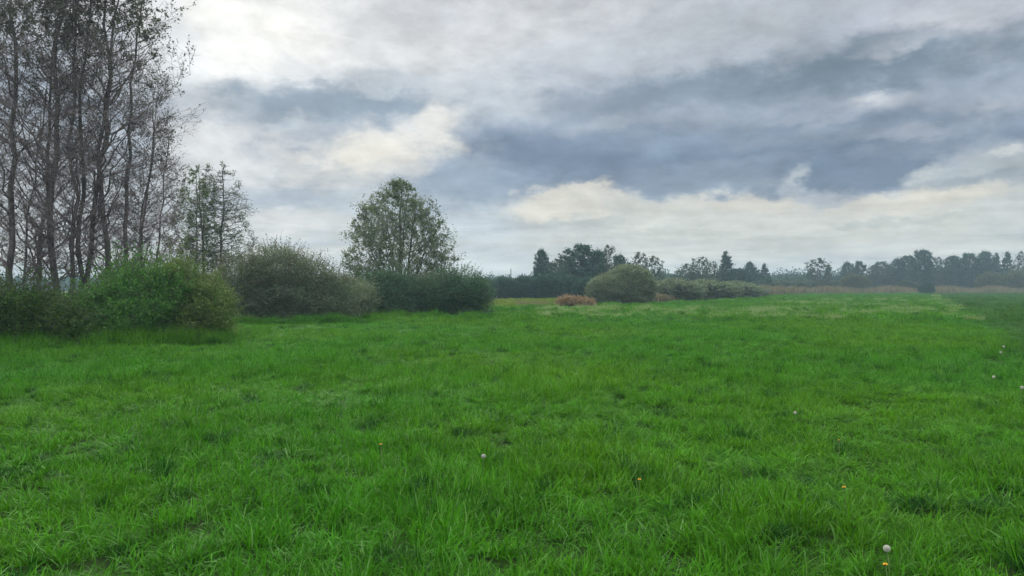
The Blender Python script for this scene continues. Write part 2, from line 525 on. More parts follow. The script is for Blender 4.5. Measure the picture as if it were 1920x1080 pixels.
# ------------------------------------------------------------------ trees
def make_tree(rng, stems, nb, crown, leaf_n, leaf_s, leaf_m, bark, t0=0.25, ang=(28, 55), up=0.10, n2=7, n3=5, fourth=0,
              wig=0.06, leaf_t3=True, rmin=0.006):
    """stems: (dx, dy, lean_x, lean_y, height, radius); crown(t) = length of a limb at fraction t of the stem"""
    K = 14
    base = []
    rad = []
    for dx, dy, lx, ly, h, r in stems:
        s = np.linspace(0, 1, K)
        wx = np.cumsum(rng.normal(size=K)) * h * 0.006; wy = np.cumsum(rng.normal(size=K)) * h * 0.006
        wx -= wx[0]; wy -= wy[0]
        base.append(np.stack([dx + lx * s ** 1.2 + wx, dy + ly * s ** 1.2 + wy, s * h - 0.05], 1))
        rad.append(r * (1 - s) ** 0.8 + 0.012 + r * 0.35 * np.exp(-s * 28))
    S0 = np.array(base); R0 = np.array(rad)
    B1, r1 = grow(rng, S0, R0, nb, t0, 0.97, ang, lambda t, p, q: crown((t - t0) / (1 - t0)), 8, up, wig, 0.45, 0.012)
    B2, r2 = grow(rng, B1, r1, n2, 0.15, 0.98, (25, 60), lambda t, p, q: p * (0.55 - 0.3 * t) + 0.15, 6, up * 1.1, wig * 1.5, 0.55, rmin)
    B3, r3 = grow(rng, B2, r2, n3, 0.1, 1.0, (20, 65), lambda t, p, q: p * (0.6 - 0.3 * t) + 0.08, 4, up * 0.6, wig * 2, 0.6, rmin * 0.7)
    trunk = tubes(S0, R0, 9)
    br = [tubes(B1, r1, 5), tubes(B2, r2, 4), tubes(B3, r3, 3)]
    tip = B3
    if fourth:
        B4, r4 = grow(rng, B3, r3, fourth, 0.1, 1.0, (20, 60), lambda t, p, q: p * 0.5 + 0.06, 3, 0.05, 0.15, 0.8, rmin * 0.6)
        br.append(tubes(B4, r4, 3)); tip = B4
    per = max(1, int(round(leaf_n / len(tip))))
    C = along(rng, tip, per, 0.15)
    if len(C) > leaf_n: C = C[rng.permutation(len(C))[:leaf_n]]
    C = C + rng.normal(size=C.shape) * leaf_s * 0.5
    return (mesh_from('trunk', *trunk, bark, True), mesh_from('limbs', *join(br), bark, True),
            mesh_from('crown', *leaves(rng, C, leaf_s, 1.35, 0.3), leaf_m))


def put_tree(name, label, cat, loc, meshes, rz=0.0, scale=None, group=None):
    t = thing(name, label, cat, loc, rz, group, scale)
    for nm, me in zip(('trunk', 'limbs', 'crown'), meshes):
        if me: obj(nm, me, t)
    return t



def tree_in(rng, stems, H, prof, n1, n2, n3, leaf_n, leaf_s, leaf_m, bark, k1=0.8, rise=0.25, rmin=0.006, cx=0.0, cyy=0.0, leaf_low=0.0, n4=0, bump=0.16, leaf_up=0.3, limb_m=None, top_leaf=0.0, fill=0):
    """a tree whose limbs reach out to the outline PROF (height fraction, radius): limbs to the shell, boughs into the volume, twigs, leaves"""
    K = 16
    base, rad = [], []
    for dx, dy, lx, ly, h, r in stems:
        q = np.linspace(0, 1, K)
        wx = np.cumsum(rng.normal(size=K)) * h * 0.006; wy = np.cumsum(rng.normal(size=K)) * h * 0.006
        base.append(np.stack([dx + lx * q ** 1.2 + wx - wx[0], dy + ly * q ** 1.2 + wy - wy[0], q * h - 0.05], 1))
        rad.append(r * (1 - q) ** 0.8 + 0.010 + r * 0.35 * np.exp(-q * 28))
    S0 = np.array(base); R0 = np.array(rad)
    pz = np.array([p[0] for p in prof]); pr = np.array([p[1] for p in prof])
    ph = rng.uniform(0, 6.28, 4)

    def targets(n, lo, hi):
        z = rng.uniform(pz[0], pz[-1], n * 4); r = np.interp(z, pz, pr)
        k = rng.uniform(0, pr.max(), n * 4) < r + 0.12 * pr.max(); z = z[k][:n]; r = r[k][:n]
        th = rng.uniform(0, 2 * math.pi, len(z))
        r = r * (1 + bump * np.sin(3 * th + z * 9 + ph[0]) + bump * np.sin(5 * th - z * 17 + ph[1]) + bump * .6 * np.sin(2 * th + z * 31 + ph[2]))
        rho = r * (lo + (hi - lo) * rng.uniform(0, 1, len(z)) ** .5)
        return np.stack([cx + rho * np.cos(th), cyy + rho * np.sin(th), z * H], 1)

    def reach(T, Sp, Sr, k, rs, KK, lift, rm):
        """a curved limb from the best place on the wood already there to every target"""
        d = T[:, None] - Sp[None]
        dh = np.hypot(d[..., 0], d[..., 1])
        cost = np.abs(d[..., 2] - k * dh) + 0.55 * dh + 0.8 * np.maximum(0, -d[..., 2])
        j = cost.argmin(1); p0 = Sp[j]; dd = T - p0
        L = np.linalg.norm(dd, axis=1)[:, None]
        c = p0 + dd * .5 + np.array([0, 0, -1.0]) * L * lift * .5 + rng.normal(size=T.shape) * L * .08
        q = np.linspace(0, 1, KK)[None, :, None]
        pl = (1 - q) ** 2 * p0[:, None] + 2 * q * (1 - q) * c[:, None] + q ** 2 * T[:, None]
        pl = pl + rng.normal(size=pl.shape) * L[:, None] * .018 * np.minimum(q * 4, 1)
        r0 = np.clip(np.minimum(Sr[j] * rs, .008 + L[:, 0] * .010), rm, None)
        return pl, np.maximum(r0[:, None] * np.linspace(1, .3, KK)[None], rm * .5)
    f = np.linspace(0, 1, 60)
    def dense(Pl, Rr, m):
        i = np.linspace(0, Pl.shape[1] - 1, m); i0 = np.minimum(i.astype(int), Pl.shape[1] - 2); fr = (i - i0)
        return (Pl[:, i0] * (1 - fr)[None, :, None] + Pl[:, i0 + 1] * fr[None, :, None]).reshape(-1, 3), (Rr[:, i0] * (1 - fr) + Rr[:, i0 + 1] * fr).reshape(-1)
    sp, sr = dense(S0, R0, 50)
    ok = sp[:, 2] > pz[0] * H * .55
    B1, r1 = reach(targets(n1, .72, 1.0), sp[ok], sr[ok], k1, .5, 9, rise, .011)
    b1p, b1r = dense(B1[:, 2:], r1[:, 2:], 8)
    B2, r2 = reach(targets(n2, .25, 1.0), np.concatenate([sp[ok], b1p]), np.concatenate([sr[ok], b1r]), k1 * .6, .55, 6, rise * .5, rmin)
    B3, r3 = grow(rng, B2, r2, n3, 0.25, 1.0, (20, 60), lambda t, p, q: np.clip(p * .5, .18, .55) * (H / 8) ** .3, 4, .10, .16, .6, rmin * .8)
    br = [tubes(B1, r1, 5), tubes(B2, r2, 4), tubes(B3, r3, 3)]
    tip = B3
    if n4:
        B4, r4 = grow(rng, B3, r3, n4, 0.1, 1.0, (20, 55), lambda t, p, q: p * .55, 3, .08, .15, .8, rmin * .7)
        br.append(tubes(B4, r4, 3)); tip = B4
    C = along(rng, tip, max(1, int(math.ceil(leaf_n / len(tip)))) + 1, .2)
    wgt = np.ones(len(C))
    if leaf_low: wgt = np.clip((C[:, 2] / H - leaf_low) / .4, .25, 1)
    C = C[rng.uniform(0, 1, len(C)) < wgt]
    C = C[rng.permutation(len(C))[:leaf_n]]
    if fill:                # leaf clumps through the volume
        q = targets(fill // 16, .15, 1.05); q = np.repeat(q, 16, 0)
        C = np.concatenate([C, q + rng.normal(size=q.shape) * H * .021])
    C = C + rng.normal(size=C.shape) * leaf_s * .5
    return (mesh_from('trunk', *tubes(S0, R0, 9), bark, True), mesh_from('limbs', *join(br), limb_m or bark, True),
            mesh_from('crown', *leaves(rng, C, leaf_s * (1 + top_leaf * np.clip((C[:, 2] / H - .6) / .15, 0, 1)), 1.35, leaf_up), leaf_m))


rg = np.random.default_rng(5)
left = [
    # px of the foot, distance, stems, crown offset, label
    (-75, 31.0, [(0, 0, -0.5, 0.2, 16.5, 0.136)], -.2, 'bare branched young leaved tree cut by the left picture edge'),
    (20, 29.5, [(0, 0, 0.25, -0.2, 16.5, 0.12), (0.35, .15, 0.9, 0.5, 11.0, 0.04)], .2, 'tall dark tree with straight thick trunk, leftmost whole trunk above the shrubs'),
    (66, 31.0, [(0, 0, 0.8, 0.3, 15.0, 0.088)], .5, 'slim tree with leaning curved trunk beside the leftmost thick trunk'),
    (111, 30.0, [(0, 0, 0.15, 0.2, 17.0, 0.128), (.30, .1, 0.6, -.3, 15.5, 0.08)], .2, 'tall tree with two thick upright stems side by side'),
    (149, 30.5, [(0, 0, 0.6, -.2, 16.0, 0.088), (.16, 0, 1.1, 0.1, 15.5, 0.104)], .6, 'forked tree whose twin stems lean to the right'),
    (213, 31.0, [(0, 0, 0.15, 0.1, 16.5, 0.112), (.24, .1, .8, .2, 15.2, 0.088), (.5, .2, 1.5, .2, 9.5, 0.036)], .35, 'tall tree at the right end of the dark row with twiggy crown against the sky'),
]
pp = [(.13, 1.2), (.22, 2.2), (.38, 2.5), (.55, 2.65), (.7, 2.5), (.85, 1.8), (1.0, .3)]
for px, D, stems, off, lab in left:
    ms = tree_in(rg, stems, 16.5, pp, 54, 380, 6, 7600, .047, M['poplar'], M['bark'], k1=1.0, rise=.1, rmin=.008, cx=off, leaf_low=.28, n4=3, bump=.1, limb_m=M['limb'], top_leaf=.6)
    put_tree('poplar_tree', lab, 'tree', at(px, D), ms, group='tall bare branched trees behind the left shrubs')

ms = tree_in(rg, [(0, 0, .25, .1, 10.5, .05), (.3, .2, .8, -.1, 9.0, .04)], 10.5, [(.15, 1.0), (.3, 1.7), (.6, 1.6), (.85, .9), (1, .2)], 40, 260, 6, 5200, .055, M['poplar'], M['bark'], k1=.9, rise=.1, rmin=.008, cx=.2, n4=3, bump=.1, limb_m=M['limb'])
put_tree('poplar_tree', 'thin stemmed twiggy young tree just right of the tall dark row', 'tree', at(272, 33), ms, group='tall bare branched trees behind the left shrubs')

# further slim trees right of the row
GS = 'slim trees beyond the left shrubs'
pc = [(.18, .35), (.3, 1.5), (.42, 2.3), (.55, 2.0), (.7, 1.55), (.85, 1.0), (1.0, .15)]
ms = tree_in(rg, [(0, 0, 0.1, 0, 8.6, .085)], 8.6, pc, 46, 240, 6, 7000, .048, M['alder'], M['bark'], k1=.25, rise=.12, rmin=.009, cx=.25, n4=2)
put_tree('alder_tree', 'slim tree with straight thin trunk and spreading side branches, right one of a close pair', 'tree', at(411, 43), ms, group=GS)
ms = tree_in(rg, [(0, 0, -0.1, 0.1, 8.7, .08)], 8.7, [(a, b * .75) for a, b in pc], 40, 200, 6, 5200, .048, M['alder'], M['bark'], k1=.3, rise=.12, rmin=.009, cx=-.1, n4=2)
put_tree('alder_tree', 'slim tree with straight thin trunk, left one of a close pair', 'tree', at(393, 44), ms, group=GS)
ms = tree_in(rg, [(0, 0, 0.1, 0.1, 8.3, .05), (.5, .2, .2, 0, 7.4, .04)], 8.3, [(.12, .5), (.3, 1.2), (.6, 1.3), (.85, .8), (1, .15)], 36, 200, 6, 9000, .062, M['olive'], M['bark2'], k1=.8, rmin=.008, cx=.1, n4=2)
put_tree('young_tree', 'thin stemmed yellowish tree between the tall row and the slim pair', 'tree', at(362, 42), ms, group=GS)

# the free standing tree in the middle distance
pt = [(.10, 2.7), (.22, 3.2), (.42, 3.35), (.58, 3.05), (.72, 2.55), (.84, 1.75), (.94, .95), (1.0, .25)]
ms = tree_in(rg, [(0, 0, 0.1, 0, 7.9, .13), (-.25, .1, -.7, .3, 6.6, .08), (.25, 0, .7, -.3, 6.9, .08), (.4, .3, 1.6, .3, 5.0, .07), (-.4, .2, -1.6, -.3, 5.0, .07), (.1, -.2, .3, -1.0, 6.8, .08)],
             7.95, pt, 120, 900, 6, 52000, .056, M['olive'], M['bark2'], k1=.9, rise=.15, rmin=.008, n4=2, bump=.10, fill=14000)
put_tree('broadleaf_tree', 'lone rounded tree with airy olive green crown standing above the middle bushes', 'tree', at(748, 45), ms)


# ------------------------------------------------------------------ shrubs
def make_bush(rng, lobes, dens, per, cr, leaf_s, leaf_m, stem_m, nstem=26, sprays=0, spray_len=0.5, spray_m=None, spray_leaf=5, elong=1.6, inner=0.5, spray_up=0.25, spray_z=0.0, bumpy=1.0):
    """a shrub as leaf clumps filling several rounded lobes, stems inside, loose sprays on the outline"""
    Cs = []; Sp = []; Sd = []
    area = [4 * math.pi * ((a * b) ** 1.6 / 3 + (a * c) ** 1.6 / 3 + (b * c) ** 1.6 / 3) ** (1 / 1.6) for _, _, _, a, b, c in lobes]
    for (x, y, z, a, b, c), A in zip(lobes, area):
        n = int(A * dens)
        u = norm(rng.normal(size=(n, 3)))
        bump = 1 + bumpy * (0.12 * np.sin(u[:, 0] * 7 + x * 3) * np.sin(u[:, 2] * 6 + y) + 0.10 * np.sin(u[:, 1] * 9 + u[:, 0] * 5 + z))
        rr = (inner + (1 - inner) * rng.uniform(0, 1, n) ** 0.6) * bump
        Cs.append(np.array([x, y, z]) + u * rr[:, None] * np.array([a, b, c]))
        if sprays:
            m = int(A * sprays); v = norm(rng.normal(size=(m, 3))); v[:, 2] = np.abs(v[:, 2])
            p = np.array([x, y, z]) + v * np.array([a, b, c]) * rng.uniform(0.8, 1.0, m)[:, None]
            Sp.append(p); Sd.append(v)
    C = np.concatenate(Cs); C = C[C[:, 2] > 0.06]
    pts = np.repeat(C, per, axis=0)
    pts = pts + rng.normal(size=pts.shape) * np.array([cr, cr, cr * 0.7])
    pts = pts[pts[:, 2] > 0.02]
    fol = leaves(rng, pts, leaf_s, elong, 0.6)
    top = C[rng.permutation(len(C))[:nstem]]
    K = 6; s = np.linspace(0, 1, K)[None, :, None]
    root = np.stack([top[:, 0] * 0.35, top[:, 1] * 0.35, np.full(len(top), -0.05)], 1)[:, None]
    pl = root * (1 - s) + top[:, None] * s
    pl = pl + rng.normal(size=pl.shape) * 0.05 * s
    pl[:, :, 2] += 0.25 * np.sin(s[:, :, 0] * math.pi) * top[:, 2:3] * 0.5
    st = tubes(pl, np.linspace(0.035, 0.008, K)[None].repeat(len(top), 0), 5)
    out = [('foliage', mesh_from('foliage', *fol, leaf_m)), ('branch_sprays', None)]
    stems = [st]
    if sprays:
        p = np.concatenate(Sp); v = np.concatenate(Sd)
        keep = (p[:, 2] > spray_z); p = p[keep]; v = v[keep]; n = len(p)
        d = norm(v + rng.normal(size=v.shape) * 0.35 + np.array([0, 0, spray_up])); L = spray_len * rng.uniform(0.4, 1.3, n)
        pl = np.empty((n, 4, 3)); pl[:, 0] = p
        for kx in range(1, 4):
            pl[:, kx] = pl[:, kx - 1] + d * (L / 3)[:, None]; d = norm(d + rng.normal(size=d.shape) * 0.12)
        stems.append(tubes(pl, np.linspace(0.006, 0.003, 4)[None].repeat(n, 0), 3))
        q = along(rng, pl, spray_leaf, 0.25); q = q + rng.normal(size=q.shape) * leaf_s * 0.5
        out.append(('sprays', mesh_from('sprays', *leaves(rng, q, leaf_s * 0.9, elong, 0.3), spray_m or leaf_m)))
    out[1] = ('branch_sprays', mesh_from('branch_sprays', *join(stems), stem_m, True))
    return out


def put_bush(name, label, loc, parts, rz=0.0, scale=None, group=None, cat='shrub'):
    if scale is None: scale = (1, 1, 1)
    if loc[1] < 70: loc = Vector(loc) * .93; scale = tuple(v * .95 for v in scale)   # the foot shows above the sward
    t = thing(name, label, cat, loc, rz, group, scale)
    for nm, me in parts: obj(nm, me, t)
    return t


def m_(px, D): return px / F * D


rb = np.random.default_rng(11)
near = 'leafy shrubs at the foot of the tall trees'
b = make_bush(rb, [(-1.5, .1, .70, .9, .9, 1.05), (0.0, -.2, .78, .8, .9, 1.05), (-.7, .5, .6, .9, .9, .8), (1.1, -.2, .48, .65, .7, .66), (1.5, -.35, .3, .5, .5, .42), (-.7, -.7, .3, .7, .5, .45)], 15, 84, .16, .044, M['dark'], M['bark'], sprays=14, spray_len=.75, spray_leaf=9)
put_bush('shrub', 'darkest shrub at the left picture edge below the tall trunks', at(58, 22.2), b, group=near)
b = make_bush(rb, [(-.75, 0, .85, .75, .9, .95), (.0, .25, 1.30, .95, .9, 1.1), (.25, -.5, .65, .85, .7, .8), (.95, .3, 1.15, .75, .9, 1.05), (-.35, -.6, .38, .6, .5, .5)], 15, 84, .16, .044, M['fresh'], M['bark'], sprays=14, spray_len=.8, spray_leaf=9)
put_bush('shrub', 'bright green leafy shrub between the darkest shrub and the pale one', at(240, 23.5), b, group=near)
b = make_bush(rb, [(-.55, .3, 1.35, .8, .9, 1.25), (.2, .1, 1.0, .8, .8, 1.0), (.75, -.1, .62, .62, .7, .72), (.0, -.45, .5, .7, .6, .6), (-.7, -.4, .6, .5, .5, .6)], 16, 84, .15, .042, M['lime'], M['twig'], sprays=16, spray_len=.65, spray_leaf=9)
put_bush('shrub', 'paler yellow green rounded shrub at the right end of the leafy shrubs', at(360, 24.2), b, group=near)
b = make_bush(rb, [(-3.6, 0, .55, 1.2, .9, .6), (-1.9, .2, .7, .9, .9, .75), (1.0, .2, 1.3, 1.3, 1.0, 1.3)], 9, 60, .2, .06, M['dark'], M['bark'], sprays=5, spray_len=.5)
put_bush('shrub', 'dark undergrowth shrub growing among the trunks behind the leafy shrubs', at(200, 29.0), b, group=near)

# grey willow thicket right of them
b = make_bush(rb, [(-1.9, 0, 1.5, 1.5, 1.3, 1.7), (-.4, .2, 1.8, 1.6, 1.4, 1.85), (1.1, .1, 1.45, 1.6, 1.3, 1.55), (2.3, 0, 1.05, 1.3, 1.1, 1.2), (0, -.6, 1.0, 2.4, 1.0, 1.1)],
              9, 92, .22, .050, M['willow'], M['twig'], nstem=60, sprays=13, spray_len=.75, spray_m=M['catkin'], spray_leaf=5, spray_z=1.7)
put_bush('willow_thicket', 'wide grey green willow thicket with pale fuzzy shoots on top', at(535, 37.5), b)
# dark skirt under the lone tree
skirt = 'dark bushes under the lone tree'
b = make_bush(rb, [(-.8, 0, 1.1, 1.3, 1.1, 1.3), (.6, 0, 1.2, 1.4, 1.1, 1.35), (0, -.4, .7, 1.6, .8, .8)], 9, 80, .22, .054, M['bluegreen'], M['bark'], sprays=9, spray_len=.7, spray_leaf=8)
put_bush('bush', 'dark green bush hiding the foot of the lone tree', at(722, 43), b, group=skirt)
b = make_bush(rb, [(-.6, 0, 1.1, 1.3, 1.1, 1.25), (.7, 0, 1.25, 1.3, 1.1, 1.4), (1.5, .1, .9, .9, 1, 1.0)], 9, 80, .22, .054, M['bluegreen'], M['bark'], sprays=9, spray_len=.7, spray_leaf=8)
put_bush('bush', 'dark rounded bush ending the left hedge beside the far field', at(845, 43.5), b, group=skirt)
b = make_bush(rb, [(0, 0, 1.0, 1.2, 1, 1.2)], 9, 84, .22, .052, M['willow'], M['twig'], sprays=13, spray_len=.7, spray_leaf=7)
put_bush('bush', 'greyish bush between the dark bushes under the lone tree', at(792, 44.5), b, group=skirt)
b = make_bush(rb, [(0, 0, .9, 1.3, 1, 1.1)], 9, 84, .22, .052, M['willow'], M['twig'], sprays=13, spray_len=.6, spray_leaf=7)
put_bush('bush', 'low greyish bush filling the gap between willow thicket and lone tree', at(660, 40), b)

# rust coloured bush, round willow dome and the bushes along the far meadow edge
b = make_bush(rb, [(-.55, 0, .40, .8, .6, .48), (.6, 0, .36, 1.0, .6, .40), (0, .2, .4, .8, .5, .42)], 22, 30, .13, .05, M['rust'], M['twig'], sprays=40, spray_len=.3, elong=3)
put_bush('rust_bush', 'low rust brown bush in front of the round willow', at(1076, 60.5), b)
b = make_bush(rb, [(.7, .5, 1.35, 2.45, 2.2, 2.25), (-1.4, -.7, .95, 1.9, 1.8, 1.7)],
              13, 60, .15, .075, M['sallow'], M['twig'], sprays=26, spray_len=.35, spray_leaf=5, inner=.75, bumpy=.25)
put_bush('willow_bush', 'large smooth domed grey willow bush at the meadow edge', at(1166, 70), b)


def far_bush(rng, wd, h, mat, n=1):
    lob = [(0, 0, h * .45, wd * .36, wd * .3, h * .52), (-wd * .25, 0, h * .36, wd * .28, wd * .25, h * .42), (wd * .24, .1, h * .38, wd * .28, wd * .25, h * .45)]
    return make_bush(rng, lob, 4.5, 34, .32, .17, mat, M['twig'], nstem=10, sprays=2.5, spray_len=.6, spray_leaf=4)


proto = {}
for key, mat in (('grey', 'willow'), ('dark', 'far1'), ('mid', 'far2'), ('pale', 'far3')):
    proto[key] = far_bush(rb, 8.0, 4.0, M[mat])


def edge_bush(px, wpx, top, D, key, label, group=None, name='far_bush', base_z=0.0):
    h = max(0.8, tall(top, D)); wd = wpx / F * D
    return put_bush(name, label, at(px, D), proto[key], rz=rb.uniform(-.4, .4), scale=(wd / 8.0, max(wd / 8.0, .5), h / 4.0), group=group)


G1 = 'grey bushes along the far meadow edge'
for px, wp, tp, D, key, lab in [
    (1262, 120, 523, 84, 'grey', 'grey bush just right of the domed willow'),
    (1322, 130, 525, 94, 'grey', 'broad low grey bush in the middle of the grey row'),
    (1378, 110, 528, 106, 'grey', 'greenish grey bush sloping down to the meadow, right of the row'),
    (1412, 60, 537, 122, 'grey', 'lowest grey bush at the right end of the row by the reeds'),
    (1602, 50, 513, 195, 'pale', 'pale green round bush standing in the reed belt'),
    (1857, 48, 510, 206, 'pale', 'pale round bush before the dark right wood, left of two'),
    (1905, 60, 508, 208, 'pale', 'pale round bush before the dark right wood at the picture edge'),
    (1737, 30, 530, 170, 'dark', 'small dark leaning bush in front of the reeds where the field edge ends'),
    (1700, 40, 526, 196, 'mid', 'greyish small bush beside the small dark leaning bush'),
    (1480, 110, 525, 190, 'mid', 'long low grey green bush behind the reeds left of the pale round bush'),
    (1545, 90, 524, 200, 'mid', 'low grey green bush touching the pale round bush in the reeds'),
]:
    edge_bush(px, wp, tp, D, key, lab, G1)
for px, wp, tp, D in [(905, 60, 521, 97), (945, 70, 520, 99), (985, 70, 517, 101), (1025, 66, 514, 98), (1065, 70, 516, 100), (1105, 60, 520, 97)]:
    edge_bush(px, wp, tp, D, 'dark', 'dark blue green bush in the hedge behind the narrow far field', 'dark bushes behind the narrow far field')

# ------------------------------------------------------------------ far trees, each one the photo shows against the sky
def far_round(rng, h, wd, mat, n=5200, t0=.12, leaf=.24, top=.25, n2=110, fill=0):
    L = wd * .5
    pr = [(t0, L * .55), (.25, L * .9), (.45, L), (.65, L * .9), (.82, L * (.45 + top)), (.93, L * (.2 + top)), (1, L * top * .6)]
    return tree_in(rng, [(0, 0, .1, 0, h, h * .015), (.2, .1, wd * .14, .2, h * .86, h * .01), (-.2, 0, -wd * .14, -.2, h * .84, h * .01)], h, pr,
                   30, n2, 4, n, leaf, mat, M['bark'], k1=.8, rmin=.02, bump=.17, fill=fill)


def far_conifer(rng, h, wd, mat, n=5200):
    L = wd * .5
    return tree_in(rng, [(0, 0, 0, 0, h, h * .018)], h, [(.03, L), (.25, L * .95), (.5, L * .72), (.75, L * .42), (.9, L * .2), (1, .05)], 70, 160, 4, n, .17, mat, M['bark'], k1=.1, rise=-.1, rmin=.015, bump=.14, fill=n // 3)


fp = {
    'dense': (far_round(rb, 10, 7, M['far1'], 22000, .02, .19, .35, n2=200, fill=7000), 10, 7),
    'dense2': (far_round(rb, 10, 7, M['far1'], 20000, .03, .19, .2, n2=200, fill=6500), 10, 7),
    'open': (far_round(rb, 10, 7, M['far2'], 7500, .2, .15, .3, 140, 1500), 10, 7),
    'mid': (far_round(rb, 10, 7, M['far2'], 18000, .05, .17, .3, n2=180, fill=9000), 10, 7),
    'fir': (far_conifer(rb, 10, 5, M['far1'], 15000), 10, 5),
    'fir2': (far_conifer(rb, 10, 5, M['far1'], 12000), 10, 5),
}


def far_tree(px, wpx, top, D, key, label, group=None):
    ms, h0, w0 = fp[key]
    h = tall(top, D); wd = wpx / F * D * 1.25
    put_tree('conifer_tree' if key.startswith('fir') else 'far_tree', label, 'tree', at(px, D), ms, rb.uniform(-3, 3), (wd / w0, wd / w0, h / h0 * 1.05), group)


GT = 'trees of the far tree line'
for a in [
    (1016, 32, 472, 122, 'dense2', 'narrow dark tree, first tall one right of the low hedge'),
    (1048, 52, 490, 126, 'mid', 'greyish low crowned tree between the narrow dark tree and the broad one'),
    (1090, 66, 464, 118, 'dense', 'broad tall dark tree left of the round topped one, behind the domed willow'),
    (1120, 46, 474, 124, 'dense2', 'dark tree squeezed between the broad tall tree and the round topped one'),
    (1142, 34, 463, 120, 'open', 'slender tree with round flat topped crown and visible trunk'),
    (1163, 36, 482, 116, 'dense2', 'dark tree leaning over the left shoulder of the domed willow'),
    (1200, 34, 475, 128, 'open', 'thin pointed airy tree right behind the domed willow'),
    (1226, 36, 482, 132, 'open', 'airy spreading tree beside the thin pointed one'),
    (1290, 44, 496, 150, 'open', 'low pale feathery tree left of the rounded feathery one'),
    (1312, 40, 484, 150, 'open', 'rounded feathery tree, tallest of the pale ones'),
    (1335, 26, 492, 155, 'open', 'small feathery tree close to the tall dark pointed one'),
    (1361, 34, 474, 158, 'fir', 'tall dark pointed tree alone above the grey bush row'),
    (1406, 26, 494, 175, 'dense2', 'small dark tree with rounded top right of the tall pointed one'),
    (1433, 26, 497, 178, 'fir2', 'small dark pointed tree at the low gap in the tree line'),
    (1385, 40, 506, 172, 'dense', 'low dark tree in the dip beside the tall pointed one'),
    (1533, 46, 486, 190, 'open', 'lacy open crowned tree over the low middle tree line'),
    (1553, 20, 498, 223, 'fir', 'little dark fir at the right side of the lacy tree'),
    (1588, 26, 494, 230, 'dense2', 'dark rounded tree above the pale round bush, left of two'),
    (1610, 26, 493, 230, 'dense', 'dark rounded tree above the pale round bush, right of two'),
    (1652, 42, 494, 233, 'mid', 'greyish tree with loose top at the left end of the dark wood'),
    (1682, 30, 488, 234, 'dense2', 'small dark tree left of the tree with loose leafy top'),
    (1702, 36, 483, 232, 'dense', 'dark tree at the left side of the big dome shaped tree'),
    (1729, 40, 473, 223, 'dense', 'big dome shaped dark tree, highest above the field edge'),
    (1758, 26, 484, 228, 'open', 'thin airy tree in the notch right of the big dome shaped tree'),
    (1788, 40, 483, 230, 'dense2', 'dark tree left of the high level wood top'),
    (1815, 44, 479, 232, 'dense', 'dark tree in the left part of the high level wood top'),
    (1846, 40, 475, 234, 'dense2', 'dark tree with knobbly top in the middle of the high wood'),
    (1868, 24, 477, 230, 'fir', 'dark pointed tree in the high wood near the right side'),
    (1889, 34, 476, 226, 'fir2', 'dark fir standing at the right end of the high wood'),
    (1918, 28, 474, 218, 'open', 'pale airy tree at the right picture edge'),
]:
    far_tree(*a, GT)


# mass of the farthest wood: uncountable, one object
def far_wood():
    rng = np.random.default_rng(3)
    C = []
    for px in np.arange(-1400, 3600, 9):
        D = rng.uniform(285, 330)
        h = tall(rng.uniform(512, 521), D) * rng.uniform(.85, 1.1)
        if 1640 < px < 1960: h *= 1.25
        p = at(px, D); r = rng.uniform(2.4, 4.0)
        n = 240
        u = norm(rng.normal(size=(n, 3))) * rng.uniform(.5, 1, (n, 1))
        C.append(np.array([p.x, p.y, h * .5]) + u * np.array([r, r, h * .52]))
    C = np.concatenate(C); C = C[C[:, 2] > 0]
    o = obj('far_wood', mesh_from('far_wood', *leaves(rng, C, .75, 1.3, .3), M['far1']))
    tag(o, 'continuous dark mass of distant wood along the horizon', 'wood', kind='stuff')
    C = []
    for px in np.concatenate([np.arange(1120, 1960, 4.0), np.arange(1640, 1905, 5.0), np.arange(1040, 1170, 5.0)]):       # undergrowth between the tall trees
        D = rng.uniform(130, 140) if px < 1170 else rng.uniform(165, 185) if px < 1440 else rng.uniform(240, 272)
        h = tall(rng.uniform(492, 515) if px > 1640 else rng.uniform(492, 515) if px < 1165 else rng.uniform(499, 516), D); p = at(px, D); r = rng.uniform(1.2, 2.6)
        n = 220
        u = norm(rng.normal(size=(n, 3))) * rng.uniform(.4, 1, (n, 1))
        C.append(np.array([p.x, p.y, h * .48]) + u * np.array([r, r, h * .52]))
    C = np.concatenate(C); C = C[C[:, 2] > 0]
    o = obj('undergrowth', mesh_from('undergrowth', *leaves(rng, C, .38, 1.3, .3), M['far1']))
    tag(o, 'dark undergrowth filling the tree line between the taller trees', 'undergrowth', kind='stuff')


far_wood()


